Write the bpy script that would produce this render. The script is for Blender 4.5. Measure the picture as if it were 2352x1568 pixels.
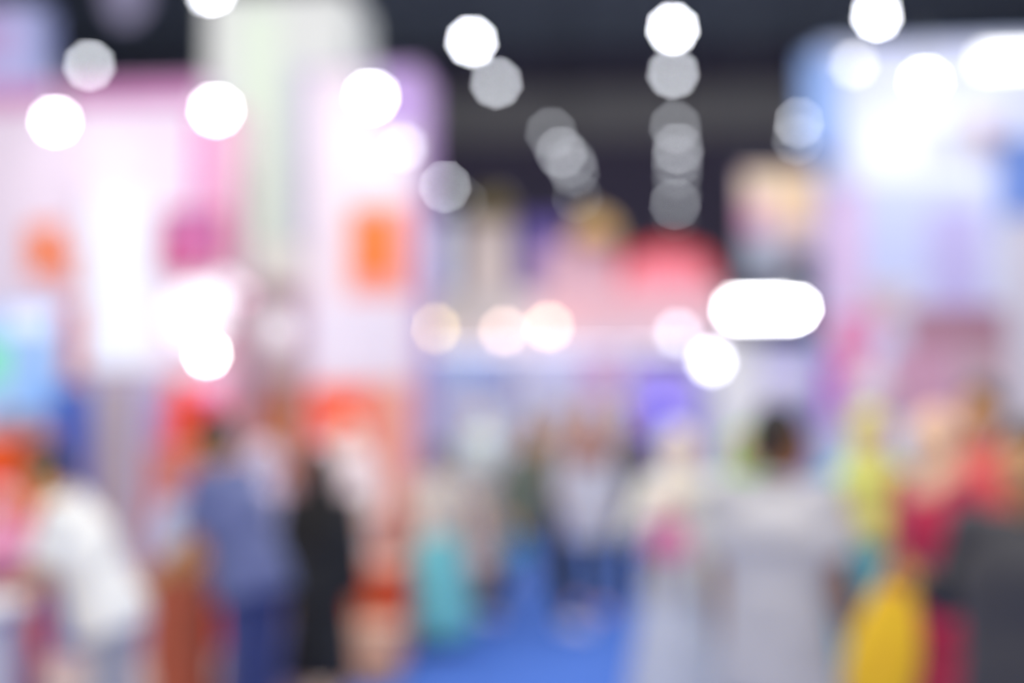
import bpy, bmesh, math, random
from mathutils import Vector, Matrix

random.seed(7)
for o in list(bpy.data.objects):
    bpy.data.objects.remove(o)
S = bpy.context.scene
C = S.collection

# ---------------------------------------------------------------- camera
EYE = Vector((0.0, 0.0, 1.65))
YAW, PITCH = math.radians(6.53), math.radians(2.38)
FPX = 50.0 / 36.0 * 2352
cam_data = bpy.data.cameras.new('camera')
cam = bpy.data.objects.new('camera', cam_data)
C.objects.link(cam)
cam.location = EYE
cam.rotation_euler = (math.pi / 2 + PITCH, 0, YAW)
cam_data.lens = 50
cam_data.sensor_width = 36
cam_data.clip_start = 0.05
cam_data.clip_end = 200
cam_data.dof.use_dof = True                 # a fast lens focused close by: the hall is far out of focus
cam_data.dof.focus_distance = 0.65
cam_data.dof.aperture_fstop = 2.02
cam_data.dof.aperture_blades = 9
cam_data.dof.aperture_rotation = math.radians(10)
S.camera = cam
RM = Matrix.Rotation(YAW, 3, 'Z') @ Matrix.Rotation(math.pi / 2 + PITCH, 3, 'X')

# ---------------------------------------------------------------- world, light, exposure
S.view_settings.view_transform = 'Standard'
S.view_settings.look = 'None'
S.view_settings.exposure = 0.5
S.view_settings.gamma = 1.0
S.view_settings.use_curve_mapping = False
W = bpy.data.worlds.new('hall_ambient')
S.world = W
W.use_nodes = True
W.node_tree.nodes['Background'].inputs[0].default_value = (1.0, 0.975, 0.955, 1)
W.node_tree.nodes['Background'].inputs[1].default_value = 0.76
HALL_LAMP_W = 520.0      # the high bay lamps over the aisle
FAR_LAMP_W = 270.0       # the rows further down the hall
SPOT_W = 5.5           # the arm spotlights on the stands


def P(px, py, Y):
    d = RM @ Vector(((px - 1176) / FPX, (784 - py) / FPX, -1.0))
    return EYE + d * (Y / d.y)


# ---------------------------------------------------------------- materials
def lin(h):
    if isinstance(h, str):
        h = h.lstrip('#')
        h = [int(h[i:i + 2], 16) / 255 for i in (0, 2, 4)]
    else:
        h = [c / 255 for c in h]
    return tuple(c / 12.92 if c <= 0.04045 else ((c + 0.055) / 1.055) ** 2.4 for c in h)


MATS = {}


def mat(col, rough=0.7, kind='plain', metal=0.0):
    key = (str(col), rough, kind, metal)
    if key in MATS:
        return MATS[key]
    m = bpy.data.materials.new('%s_%d' % (kind, len(MATS)))
    m.use_nodes = True
    nt = m.node_tree
    b = nt.nodes['Principled BSDF']
    c = lin(col)
    b.inputs['Roughness'].default_value = rough
    b.inputs['Metallic'].default_value = metal
    tc = nt.nodes.new('ShaderNodeTexCoord')
    nz = nt.nodes.new('ShaderNodeTexNoise')
    nz.inputs['Scale'].default_value = {'fabric': 9, 'skin': 14, 'carpet': 40, 'hair': 30}.get(kind, 3)
    nz.inputs['Detail'].default_value = 4
    nt.links.new(tc.outputs['Object'], nz.inputs['Vector'])
    rp = nt.nodes.new('ShaderNodeValToRGB')
    v = {'fabric': 0.10, 'skin': 0.06, 'carpet': 0.12, 'hair': 0.15}.get(kind, 0.03)
    rp.color_ramp.elements[0].position = 0.3
    rp.color_ramp.elements[1].position = 0.7
    rp.color_ramp.elements[0].color = tuple(x * (1 - v) for x in c) + (1,)
    rp.color_ramp.elements[1].color = tuple(min(1, x * (1 + v)) for x in c) + (1,)
    nt.links.new(nz.outputs['Fac'], rp.inputs['Fac'])
    nt.links.new(rp.outputs['Color'], b.inputs['Base Color'])
    if kind in ('fabric', 'carpet', 'hair'):
        n2 = nt.nodes.new('ShaderNodeTexNoise')
        n2.inputs['Scale'].default_value = 180 if kind != 'carpet' else 300
        nt.links.new(tc.outputs['Object'], n2.inputs['Vector'])
        bp = nt.nodes.new('ShaderNodeBump')
        bp.inputs['Strength'].default_value = 0.25
        bp.inputs['Distance'].default_value = 0.003
        nt.links.new(n2.outputs['Fac'], bp.inputs['Height'])
        nt.links.new(bp.outputs['Normal'], b.inputs['Normal'])
    if kind == 'fabric':
        b.inputs['Sheen Weight'].default_value = 0.15
    MATS[key] = m
    return m


def glow(col, strength, base='#ffffff'):
    key = ('glow', str(col), strength)
    if key in MATS:
        return MATS[key]
    m = bpy.data.materials.new('glow_%d' % len(MATS))
    m.use_nodes = True
    b = m.node_tree.nodes['Principled BSDF']
    b.inputs['Base Color'].default_value = lin(base) + (1,)
    b.inputs['Roughness'].default_value = 0.4
    b.inputs['Emission Color'].default_value = lin(col) + (1,)
    b.inputs['Emission Strength'].default_value = strength
    MATS[key] = m
    return m


# ---------------------------------------------------------------- object helpers
def tag(o, label, cat, group=None):
    o['label'] = label
    o['category'] = cat
    if group:
        o['group'] = group
    return o


def thing(name, label, cat, loc=(0, 0, 0), rz=0.0, group=None):
    o = bpy.data.objects.new(name, None)
    o.empty_display_size = 0.1
    C.objects.link(o)
    o.location = loc
    o.rotation_euler = (0, 0, rz)
    return tag(o, label, cat, group)


def obj(name, bm, m, parent=None, smooth=False):
    me = bpy.data.meshes.new(name)
    bmesh.ops.recalc_face_normals(bm, faces=bm.faces)
    bm.to_mesh(me)
    bm.free()
    if smooth:
        for p in me.polygons:
            p.use_smooth = True
    o = bpy.data.objects.new(name, me)
    for x in (m if isinstance(m, (list, tuple)) else [m]):
        me.materials.append(x)
    C.objects.link(o)
    o.parent = parent
    return o


def box(bm, x0, x1, y0, y1, z0, z1, bev=0.0):
    r = bmesh.ops.create_cube(bm, size=1.0)
    M = Matrix.Translation(((x0 + x1) / 2, (y0 + y1) / 2, (z0 + z1) / 2)) @ Matrix.Diagonal((abs(x1 - x0), abs(y1 - y0), abs(z1 - z0), 1))
    bmesh.ops.transform(bm, matrix=M, verts=r['verts'])
    if bev:
        es = list({e for v in r['verts'] for e in v.link_edges})
        bmesh.ops.bevel(bm, geom=es, offset=bev, segments=2, affect='EDGES', profile=0.5)
    return bm


def boxbm(*a, **k):
    return box(bmesh.new(), *a, **k)


def frame_of(d):
    d = d.normalized()
    a = Vector((1, 0, 0)) if abs(d.x) < 0.8 else Vector((0, 1, 0))
    s = (a - d * a.dot(d)).normalized()
    return s, d.cross(s)


def capsule(bm, a, b, ra, rb, seg=14, flat=(1, 1), caps=3, side=None):
    a, b = Vector(a), Vector(b)
    d = b - a
    if d.length < 1e-6:
        d = Vector((0, 0, 1e-5))
    dn = d.normalized()
    if side is not None:
        s = Vector(side)
        s = (s - dn * s.dot(dn)).normalized()
        t = dn.cross(s)
    else:
        s, t = frame_of(dn)
    rings = []
    for k in range(caps, 0, -1):
        an = math.pi / 2 * k / (caps + 0.3)
        rings.append((a - dn * ra * math.sin(an), ra * math.cos(an)))
    rings += [(a, ra), (a.lerp(b, 0.5), (ra + rb) / 2), (b, rb)]
    for k in range(1, caps + 1):
        an = math.pi / 2 * k / (caps + 0.3)
        rings.append((b + dn * rb * math.sin(an), rb * math.cos(an)))
    prev = None
    first = None
    for c, r in rings:
        vs = [bm.verts.new(c + s * (r * flat[0] * math.cos(2 * math.pi * i / seg)) + t * (r * flat[1] * math.sin(2 * math.pi * i / seg))) for i in range(seg)]
        if prev:
            for i in range(seg):
                bm.faces.new((prev[i], prev[(i + 1) % seg], vs[(i + 1) % seg], vs[i]))
        else:
            first = vs
        prev = vs
    bm.faces.new(list(reversed(first)))
    bm.faces.new(prev)
    return bm


def tube(bm, pts, r, seg=8, closed=False):
    pts = [Vector(p) for p in pts]
    n = len(pts)
    rings = []
    s_prev = None
    for i, p in enumerate(pts):
        if closed:
            d = pts[(i + 1) % n] - pts[i - 1]
        else:
            d = pts[min(i + 1, n - 1)] - pts[max(i - 1, 0)]
        d.normalize()
        if s_prev is None:
            s, t = frame_of(d)
        else:
            s = (s_prev - d * s_prev.dot(d)).normalized()
            t = d.cross(s)
        s_prev = s
        rr = r[i] if isinstance(r, (list, tuple)) else r
        rings.append([bm.verts.new(p + s * rr * math.cos(2 * math.pi * k / seg) + t * rr * math.sin(2 * math.pi * k / seg)) for k in range(seg)])
    for i in range(n if closed else n - 1):
        A, B = rings[i], rings[(i + 1) % n]
        for k in range(seg):
            bm.faces.new((A[k], A[(k + 1) % seg], B[(k + 1) % seg], B[k]))
    if not closed:
        bm.faces.new(list(reversed(rings[0])))
        bm.faces.new(rings[-1])
    return bm


def tubebm(*a, **k):
    return tube(bmesh.new(), *a, **k)


def lathe(bm, prof, c=(0, 0, 0), seg=24, sx=1.0, sy=1.0, fold=0.0, nf=9, ph=0.0):
    c = Vector(c)
    prev = None
    first = None
    z0, z1 = prof[0][1], prof[-1][1]
    for j, (r, z) in enumerate(prof):
        amt = fold * j / max(1, len(prof) - 1)
        vs = []
        for i in range(seg):
            an = 2 * math.pi * i / seg
            rr = r + amt * (math.sin(nf * an + ph) + 0.5 * math.sin((nf + 4) * an + 2 * ph))
            vs.append(bm.verts.new(c + Vector((rr * sx * math.cos(an), rr * sy * math.sin(an), z))))
        if prev:
            for i in range(seg):
                bm.faces.new((prev[i], prev[(i + 1) % seg], vs[(i + 1) % seg], vs[i]))
        else:
            first = vs
        prev = vs
    bm.faces.new(first)
    bm.faces.new(prev)
    return bm


def lathebm(*a, **k):
    return lathe(bmesh.new(), *a, **k)


def ell(bm, c, r, M=None, seg=18):
    T = Matrix.Translation(Vector(c)) @ Matrix.Diagonal((r[0], r[1], r[2], 1))
    if M is not None:
        T = M @ T
    bmesh.ops.create_uvsphere(bm, u_segments=seg, v_segments=seg * 2 // 3, radius=1.0, matrix=T)
    return bm


def remesh(bm, voxel, smooth=3, keep=None):
    me = bpy.data.meshes.new('tmp')
    bmesh.ops.recalc_face_normals(bm, faces=bm.faces)
    bm.to_mesh(me)
    bm.free()
    o = bpy.data.objects.new('tmp', me)
    C.objects.link(o)
    r = o.modifiers.new('r', 'REMESH')
    r.mode = 'VOXEL'
    r.voxel_size = voxel
    if smooth:
        s = o.modifiers.new('s', 'SMOOTH')
        s.factor = 0.5
        s.iterations = smooth
    dg = bpy.context.evaluated_depsgraph_get()
    out = bpy.data.meshes.new_from_object(o.evaluated_get(dg))
    bpy.data.objects.remove(o)
    bpy.data.meshes.remove(me)
    nb = bmesh.new()
    nb.from_mesh(out)
    bpy.data.meshes.remove(out)
    return nb


def struct(name, bm, m, parent=None):
    o = obj(name, bm, m, parent)
    o['kind'] = 'structure'
    return o


def lamp_light(parent, name, kind, loc, energy, col=(1, 1, 1), size=0.3, target=None, angle=100, blend=0.8):
    L = bpy.data.lights.new(name, kind)
    L.energy = energy
    L.color = col
    if kind == 'AREA':
        L.shape = 'DISK'
        L.size = size
    else:
        L.shadow_soft_size = size
    if kind == 'SPOT':
        L.spot_size = math.radians(angle)
        L.spot_blend = blend
    o = bpy.data.objects.new(name, L)
    C.objects.link(o)
    o.location = loc
    if target is not None:
        wl = Vector(loc) + (parent.location if parent else Vector())
        o.rotation_euler = (Vector(target) - wl).to_track_quat('-Z', 'Y').to_euler()
    o.parent = parent
    return o


# ================================================================ the hall
AL, AR = -1.83, 1.62        # edges of the blue aisle carpet
HZ = 14.5                   # hall roof
FAR = 52.0
struct('floor', boxbm(-24, 24, -14, FAR + 0.2, -0.12, -0.004), mat('#b9b4ae', 0.5))
cp = obj('aisle_carpet', boxbm(AL, AR, -12, 25.2, -0.004, 0.006), mat('#3f6cc4', 0.9, 'carpet'))
tag(cp, 'bright blue carpet running down the middle aisle', 'carpet')
cp2 = obj('cross_aisle_carpet', boxbm(-14, 14, 25.2, 27.6, -0.004, 0.005), mat('#3f68b8', 0.9, 'carpet'))
tag(cp2, 'blue carpet strip crossing in front of the far stands', 'carpet')
struct('ceiling', boxbm(-24, 24, -14, FAR + 0.2, HZ, HZ + 0.3), mat('#74819a', 0.9))
struct('wall_far', boxbm(-24, 24, FAR, FAR + 0.3, -0.1, HZ), mat('#6a6580', 0.9))
struct('wall_left', boxbm(-24.3, -24, -14, FAR + 0.3, -0.1, HZ), mat('#3d4150', 0.9))
struct('wall_right', boxbm(24, 24.3, -14, FAR + 0.3, -0.1, HZ), mat('#3d4150', 0.9))
# pale band along the far wall and the roof trusses
bl, br = P(880, 268, 51.2), P(2000, 240, 51.2)
zt, zb = P(1400, 198, 51.2).z, P(1400, 312, 51.2).z
struct('trim_1', boxbm(-20, 20, 51.2, 51.98, zb, zt), mat('#a9a9ae', 0.8))
for i, y in enumerate((27.0, 34.0, 41.0)):
    bm = bmesh.new()
    for zz in (HZ - 0.15, HZ - 1.0):
        tube(bm, [(-23.8, y, zz), (23.8, y, zz)], 0.07)
    x = -23.5
    k = 0
    while x < 23.4:
        tube(bm, [(x, y, HZ - (0.15 if k % 2 else 1.0)), (x + 1.2, y, HZ - (1.0 if k % 2 else 0.15))], 0.045, 6)
        x += 1.2
        k += 1
    struct('trim_%d' % (i + 2), bm, mat('#56617a', 0.6))

# ---------------------------------------------------------------- hall lamps
ORD = ['topmost', 'second', 'third', 'fourth', 'fifth', 'sixth', 'seventh', 'eighth', 'ninth', 'tenth']
LAMP_R = 0.078
HL = 6.0


def hall_lamp(loc, strength, label, col='#f3f6ff', light=0.0, cone=(140, 0.5), group='high bay lamps of the hall', sc=1.0):
    t = thing('high_bay_lamp', label, 'ceiling lamp', loc, 0, group)
    r = LAMP_R * sc
    h = HZ - loc[2]
    obj('diffuser', ell(bmesh.new(), (0, 0, 0), (r, r, r * 0.92)), glow(col, strength), t, True)
    obj('reflector', lathebm([(r * 0.9, r * 0.75), (r * 1.15, r * 0.55), (r * 0.55, r * 1.6), (r * 0.4, r * 1.7)], seg=20), mat('#8d939c', 0.35, metal=0.6), t, True)
    obj('housing', lathebm([(r * 0.4, r * 1.6), (r * 0.5, r * 1.75), (r * 0.5, r * 2.9), (r * 0.2, r * 3.1)], seg=16), mat('#30343c', 0.5), t, True)
    obj('cable', tubebm([(0, 0, r * 3), (0, 0, h)], 0.012, 6), mat('#20242b', 0.6), t)
    if light:
        lamp_light(t, 'bulb_light', 'SPOT', (0, 0, -r * 1.3), light, (0.97, 0.98, 1.0), 0.12, Vector(loc) - Vector((0, 0, 5)), *cone)
    return t


rows = [
    ('row of lamps left of the pillar', [(205, 150, 15), (485, -14, 38)], None),
    ('lower left lamp row', [(975, 388, 7), (1022, 428, 18), (1062, 464, 3.0)], None),
    ('lamp row in the middle left', [(1083, 95, 40), (1140, 190, 14), (1266, 305, 5), (1289, 350, 9), (1310, 372, 5), (1318, 393, 5), (1326, 453, 3.2)], None),
    ('central lamp row above the aisle', [(1545, 66, 45), (1546, 168, 14), (1551, 291, 6), (1557, 341, 8), (1556, 368, 5), (1555, 398, 3.5), (1555, 442, 2.5), (1551, 468, 9), (1552, 496, 1.4)], None),
    ('right hand lamp row', [(2014, 36, 40), (1838, 282, 12), (1832, 320, 5)], None),
]
for rn, ls, _ in rows:
    for k, (px, py, st) in enumerate(ls):
        p = P(px, py, 10)
        Y = 10 * HL / (p.z - EYE.z)
        p = P(px, py, Y)
        which = ORD[k] if len(ls) > 2 else ('lower and dimmer' if k == 0 else 'upper and brighter')
        if rn.startswith('row of lamps'):
            lab = '%s of the two round hall lamps left of the white tower' % which
        else:
            lab = '%s round hall lamp, counted from above, in the %s' % (which, rn)
        hall_lamp(p, st * 1.0, lab, light=FAR_LAMP_W)
# the rows go on overhead, nearer than the picture shows; they light the visitors
for k, (x, y) in enumerate(((-3.0, 3.5), (3.0, 3.5), (0.0, 9.0), (-7.5, 10.0), (4.5, 12.0), (0.0, 18.0), (-1.5, 0.0))):
    hall_lamp(Vector((x, y, 7.65)), 40, 'round high bay lamp hanging over the near part of the aisle', light=HALL_LAMP_W, cone=(172, 0.15))


# ================================================================ panels
def wbox(px0, py0, px1, py1, Y, depth, floor=False):
    a, b = P(px0, py0, Y), P(px1, py1, Y)
    return a.x, b.x, Y, Y + depth, (0.006 if floor else b.z), a.z


def stand_panel(name, label, cat, px0, py0, px1, py1, Y, depth, col, floor=True, edge='#e6e2e6', group=None, frame=0.02, m=None, patches=(), foot=None):
    """upright panel: core, edge frame, colour patches as separate prints"""
    x0, x1, y0, y1, z0, z1 = wbox(px0, py0, px1, py1, Y, depth, floor)
    cx = (x0 + x1) / 2
    t = thing(name, label, cat, (cx, y0, z0), 0, group)
    hw = (x1 - x0) / 2
    h = z1 - z0
    pn = obj('panel', boxbm(-hw, hw, 0, depth, 0, h, bev=min(0.008, depth * 0.2)), m or mat(col, 0.6), t)
    if frame:
        bm = bmesh.new()
        f = frame
        box(bm, -hw - f, -hw, -f * 0.4, depth + f * 0.4, 0, h + f)
        box(bm, hw, hw + f, -f * 0.4, depth + f * 0.4, 0, h + f)
        box(bm, -hw, hw, -f * 0.4, depth + f * 0.4, h, h + f)
        obj('edge_frame', bm, mat(edge, 0.4), t)
    if foot:
        obj('foot', boxbm(-hw * 1.02, hw * 1.02, -0.12, depth + 0.12, 0, 0.035, bev=0.008), mat(foot, 0.4), t)
    for i, (nm, a0, b0, a1, b1, c) in enumerate(patches):
        A, B = P(a0, b0, Y), P(a1, b1, Y)
        obj(nm, boxbm(A.x - cx, B.x - cx, -0.006 - 0.002 * i, 0.0, max(0.0, B.z - z0), A.z - z0), c if not isinstance(c, str) else mat(c, 0.6), pn)
    return t


def wall_piece(name, label, cat, px0, py0, px1, py1, Y, depth, m, frame=None, fw=0.02, group=None, inner=None):
    """a flat thing hung on a wall whose face is at Y"""
    x0, x1, y0, y1, z0, z1 = wbox(px0, py0, px1, py1, Y - depth, depth)
    cx, cz = (x0 + x1) / 2, (z0 + z1) / 2
    t = thing(name, label, cat, (cx, Y, z0), 0, group)
    hw, h = (x1 - x0) / 2, z1 - z0
    pn = obj('print', boxbm(-hw, hw, -depth, -0.001, 0, h), m if not isinstance(m, str) else mat(m, 0.6), t)
    if frame:
        bm = bmesh.new()
        d = depth + 0.008
        box(bm, -hw - fw, -hw, -d, -0.001, -fw, h + fw)
        box(bm, hw, hw + fw, -d, -0.001, -fw, h + fw)
        box(bm, -hw, hw, -d, -0.001, h, h + fw)
        box(bm, -hw, hw, -d, -0.001, -fw, 0)
        obj('edge_frame', bm, mat(frame, 0.4), t)
    if inner:
        for i, (nm, a0, b0, a1, b1, c) in enumerate(inner):
            A, B = P(a0, b0, Y - depth), P(a1, b1, Y - depth)
            obj(nm, boxbm(A.x - cx, B.x - cx, -depth - 0.004, -depth + 0.001, B.z - z0, A.z - z0), mat(c, 0.6), pn)
    return t


def arm_spot(px, py, Y, wallY, label, watt, target, col='#ffffff', strength=20, r=0.05, wall_z=None, lightcol=(1, 1, 1), angle=110):
    """spotlight on an arm reaching out from the top of a stand wall"""
    p = P(px, py, Y)
    t = thing('arm_spotlight', label, 'spotlight', p, 0, 'arm spotlights on the stands')
    top = wall_z if wall_z else p.z + 0.1
    obj('bulb', ell(bmesh.new(), (0, 0, 0), (r, r, r)), glow(col, strength), t, True)
    obj('lamp_head', lathebm([(r * 0.9, r * 0.7), (r * 1.25, r * 0.4), (r * 0.9, r * 2.2), (r * 0.4, r * 2.6)], seg=18), mat('#c9ccd2', 0.4), t, True)
    L = wallY - Y
    xe = P(px, py, wallY).x - p.x
    obj('arm', tubebm([(0, 0, r * 2.4), (0, 0.05, r * 2.4 + 0.10), (xe * 0.2, 0.2, r * 2.4 + 0.14), (xe * 0.9, L - 0.04, max(r * 2.4 + 0.14, top - p.z + 0.12)), (xe, L, max(r * 2.4 + 0.1, top - p.z + 0.08)), (xe, L, top - p.z + 0.001)], 0.013, 8), mat('#d6d8dc', 0.35), t, True)
    lamp_light(t, 'spot_beam', 'SPOT', (0, -0.02, -r * 1.2), watt, lightcol, 0.05, target, angle)
    return t


# ================================================================ left pink stand (A)
YA = 9.8
pinkwhite = mat('#f5e9f5', 0.55)
a = stand_panel('stand_wall', 'white and pink front wall of the left stand with pink top band painted as unlit', 'stand wall', -120, 205, 470, 1500, YA, 0.14, '#f0dff0', edge='#e0aed4',
                patches=[('unlit_top_band', -118, 203, 462, 240, '#cf86bb'), ('side_band', 446, 262, 470, 480, '#e05fb4'), ('lower_side_band', 446, 478, 470, 1495, '#e9c5cf')])  # pink top band; its unlit look is put into a darker magenta
e = stand_panel('end_pier', 'narrow pale pink pier at the right end of the pink stand wall', 'pier', 478, 250, 536, 1500, YA + 0.1, 0.3, '#e9b9c8', edge='#f0d5da')
b = stand_panel('stand_tower', 'tall pink white tower with orange squares at the aisle corner', 'stand tower', 712, 166, 952, 1500, YA, 0.62, '#f0e0e8', edge='#c9a3dc',
                patches=[('light_falloff_corner', 866, 166, 950, 300, '#b795d6'), ('salmon_band', 800, 470, 945, 680, '#f4a19b'), ('orange_square', 812, 490, 910, 640, '#ff7f2e'),  # purple corner paints in the light falling off at the tower top
                         ('orange_band', 714, 886, 850, 1012, '#ff5a24'), ('lower_band', 850, 880, 945, 1470, '#eea594'), ('cream_print', 716, 1030, 850, 1280, '#f3ded6'), ('mid_band', 716, 700, 930, 860, '#ece3f2')])
wall_piece('orange_poster', 'orange rectangle poster at the far left of the pink stand wall', 'poster', 68, 518, 140, 632, YA, 0.02, '#ff7a2a', '#f7c9c0')
wall_piece('salmon_poster', 'small salmon poster just right of the orange poster', 'poster', 149, 575, 170, 655, YA, 0.015, '#f78d76', '#f7c9c0')
wall_piece('coral_strip', 'narrow coral red strip sign above the royal blue banner', 'sign', 140, 700, 186, 866, YA, 0.03, '#f4735a', '#f3a39a')
wall_piece('light_box', 'tall white glowing light box on the pink wall', 'light box', 205, 455, 350, 842, YA, 0.07, glow('#eef1ff', 0.55, '#a0a2ac'), '#f2f2f8')
wall_piece('framed_picture', 'framed magenta picture right of the white light box', 'picture', 380, 492, 502, 618, YA, 0.03, '#d85f9b', '#b8477e', 0.03,
           inner=[('lilac_print', 424, 505, 470, 560, '#b98cc2'), ('rose_print', 390, 570, 420, 612, '#d8557f')])
# globes and pendants in front of the stand
def globe_lamp(px, py, Y, r, strength, col, label, wallpx, topz, cat='pendant lamp', watt=0.0, name='globe_lamp', base='#ffffff', wy=None):
    p = P(px, py, Y)
    t = thing(name, label, cat, p, 0, 'globe lamps at the left stand' if px < 940 else 'globe lamps along the far fascia')
    obj('globe', ell(bmesh.new(), (0, 0, 0), (r, r, r), seg=24), glow(col, strength, base), t, True)
    obj('cap', lathebm([(r * 0.35, r * 0.9), (r * 0.35, r * 1.1), (r * 0.12, r * 1.25)], seg=16), mat('#c8c9cf', 0.4), t, True)
    L = (wy or YA) - Y
    obj('bracket', tubebm([(0, 0, r * 1.2), (0, 0.03, r * 1.2 + 0.06), (0, 0.10, r * 1.2 + 0.09), (0, L - 0.001, r * 1.2 + 0.09)], 0.012, 8), mat('#d8d9de', 0.4), t, True)
    if watt:
        lamp_light(t, 'globe_light', 'POINT', (0, 0, -r * 1.05), watt, (1, 1, 1), r * 0.5)
    return t


globe_lamp(452, 725, 9.15, 0.21, 0.4, '#f1f2ff', 'large white globe lamp below the magenta picture', 440, 3.2)
globe_lamp(476, 812, 8.78, 0.035, 22, '#fffdf2', 'small glaring white globe lamp under the large globe', 476, 3.0, watt=6)
globe_lamp(558, 676, 9.4, 0.045, 1.1, '#f3cfe2', 'dim pale pink globe lamp beside the white tower', 520, 3.0, base='#eebfd2', wy=10.69)
globe_lamp(512, 662, 9.62, 0.09, 0.25, '#efe6f4', 'pale lilac globe lamp above the large white globe', 520, 3.0, wy=9.891)
pnl = stand_panel('gap_panel', 'beige pink backing panel between the pink wall and the tower', 'panel', 520, 655, 730, 1500, 10.7, 0.08, '#e0bcb8',
                  patches=[('salmon_print', 528, 935, 640, 1075, '#f49a72'), ('pink_print', 528, 800, 600, 930, '#efb4d6'), ('cream_print', 598, 690, 690, 870, '#ece4e0'), ('tan_print', 636, 880, 700, 1080, '#d3925f')])
globe_lamp(640, 758, 10.1, 0.12, 0.3, '#eceaf2', 'cream white globe lamp in the gap left of the tower', 640, 3.0, wy=10.69)
globe_lamp(926, 338, 9.55, 0.035, 4.5, '#f0f2ff', 'small white globe lamp at the right edge of the tower above the orange square', 926, 3, wy=YA - 0.009)
# spotlights
wz = P(-120, 205, YA).z + 0.02
arm_spot(127, 277, 9.1, YA + 0.08, 'white arm spotlight at the left end of the pink wall', SPOT_W * 0.7, P(200, 420, YA), wall_z=wz)
arm_spot(496, 251, 9.1, YA + 0.2, 'white arm spotlight in front of the pink pier', SPOT_W * 0.5, P(400, 400, YA), wall_z=P(478, 250, YA + 0.1).z + 0.02, r=0.058)
arm_spot(853, 221, 9.1, YA + 0.3, 'white arm spotlight on the tower with orange squares', SPOT_W * 0.7, P(820, 420, YA), wall_z=P(712, 166, YA).z + 0.02, r=0.058)
# screen and banners standing before the left wall
Ys = 9.2
t = stand_panel('video_screen', 'light blue video screen with a green glow at the left edge', 'screen', -60, 706, 132, 950, Ys, 0.06, '#a9c9f4', floor=False, edge='#cfd6ee',
                m=glow('#a9caf6', 0.42, '#6f8fbf'), patches=[('green_graphic', -58, 780, 12, 880, glow('#6fd0a0', 0.7, '#4fa070')), ('pale_graphic', 10, 712, 120, 760, glow('#dfe4fb', 0.7, '#8f9fbf')), ('blue_graphic', 84, 860, 130, 946, glow('#6aa2ea', 0.6, '#4f7fbf'))])
zs = t.location.z
bm = bmesh.new()
box(bm, -0.06, 0.06, 0.065, 0.105, -zs + 0.05, 0.3)
obj('pole', bm, mat('#5a5f70', 0.4), t)
obj('foot', boxbm(-0.35, 0.35, -0.15, 0.35, -zs + 0.006, -zs + 0.05, bev=0.01), mat('#5a5f70', 0.4), t)


def roll_up(px0, py0, px1, Y, col, label, prints=(), group='roll-up banners at the left stand', bend='#cfcfd6'):
    x0, x1, y0, y1, z0, z1 = wbox(px0, py0, px1, py0 + 100, Y, 0.02, True)
    cx, hw = (x0 + x1) / 2, (x1 - x0) / 2
    t = thing('roll_up_banner', label, 'banner', (cx, Y, 0.006), 0, group)
    h = z1 - z0
    pn = obj('banner_sheet', boxbm(-hw, hw, 0, 0.008, 0.06, h), mat(col, 0.6), t)
    obj('top_rail', boxbm(-hw - 0.005, hw + 0.005, -0.006, 0.018, h - 0.02, h + 0.012, bev=0.004), mat(bend, 0.3, metal=0.5), t)
    obj('base', boxbm(-hw - 0.01, hw + 0.01, -0.09, 0.10, 0, 0.07, bev=0.02), mat(bend, 0.3, metal=0.5), t)
    obj('pole', tubebm([(0, 0.025, 0.06), (0, 0.025, h)], 0.008, 8), mat(bend, 0.3, metal=0.5), t)
    for i, (nm, a0, b0, a1, b1, c) in enumerate(prints):
        A, B = P(a0, b0, Y), P(a1, b1, Y)
        obj(nm, boxbm(A.x - cx, B.x - cx, -0.004, 0.0, max(0.08, B.z), A.z), mat(c, 0.6), pn)
    return t


roll_up(122, 880, 206, 8.7, '#3c5ec4', 'royal blue roll-up banner below the light blue screen', [('bright_blue_print', 176, 885, 204, 1010, '#2f6ad6')])
roll_up(318, 868, 386, 8.9, '#b3b0e0', 'lavender roll-up banner beside the red orange one', [('mauve_print', 350, 930, 384, 1020, '#c08cc4')])
roll_up(386, 866, 522, 8.8, '#ff5420', 'red orange and crimson roll-up banner left of the orange tower', [('pink_print', 446, 872, 520, 912, '#f3a2d8'), ('crimson_print', 448, 914, 520, 975, '#e8355a'), ('orange_print', 470, 976, 520, 1060, '#e2552a')])


def plinth(px0, py0, px1, Y, d, col, label, top='#f0eef0', cat='plinth', name='display_plinth', group=None, front=None):
    x0, x1, y0, y1, z0, z1 = wbox(px0, py0, px1, py0 + 50, Y, d, True)
    cx, hw = (x0 + x1) / 2, (x1 - x0) / 2
    t = thing(name, label, cat, (cx, Y, 0.006), 0, group)
    h = z1 - z0
    obj('body', boxbm(-hw, hw, 0, d, 0.06, h - 0.03, bev=0.008), mat(col, 0.6), t)
    obj('top', boxbm(-hw - 0.015, hw + 0.015, -0.015, d + 0.015, h - 0.03, h, bev=0.008), mat(top, 0.4), t)
    obj('kick_base', boxbm(-hw + 0.02, hw - 0.02, 0.02, d - 0.02, 0, 0.06), mat('#6d6a70', 0.6), t)
    if front:
        obj('front_print', boxbm(-hw * 0.9, hw * 0.9, -0.006, 0.0, 0.1, h - 0.07), mat(front, 0.6), t)
    return t


plinth(216, 872, 312, 9.0, 0.3, '#cbbec6', 'tall grey beige plinth between blue banner and lavender banner', top='#c3bcd0')
plinth(-60, 1000, 62, 8.2, 0.3, '#ff5a14', 'bright orange plinth at the left edge of the hall', top='#ff7a3a')
plinth(338, 1030, 436, 8.2, 0.3, '#d97a68', 'low coral plinth in front of the lavender banner', top='#e08a74')
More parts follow.
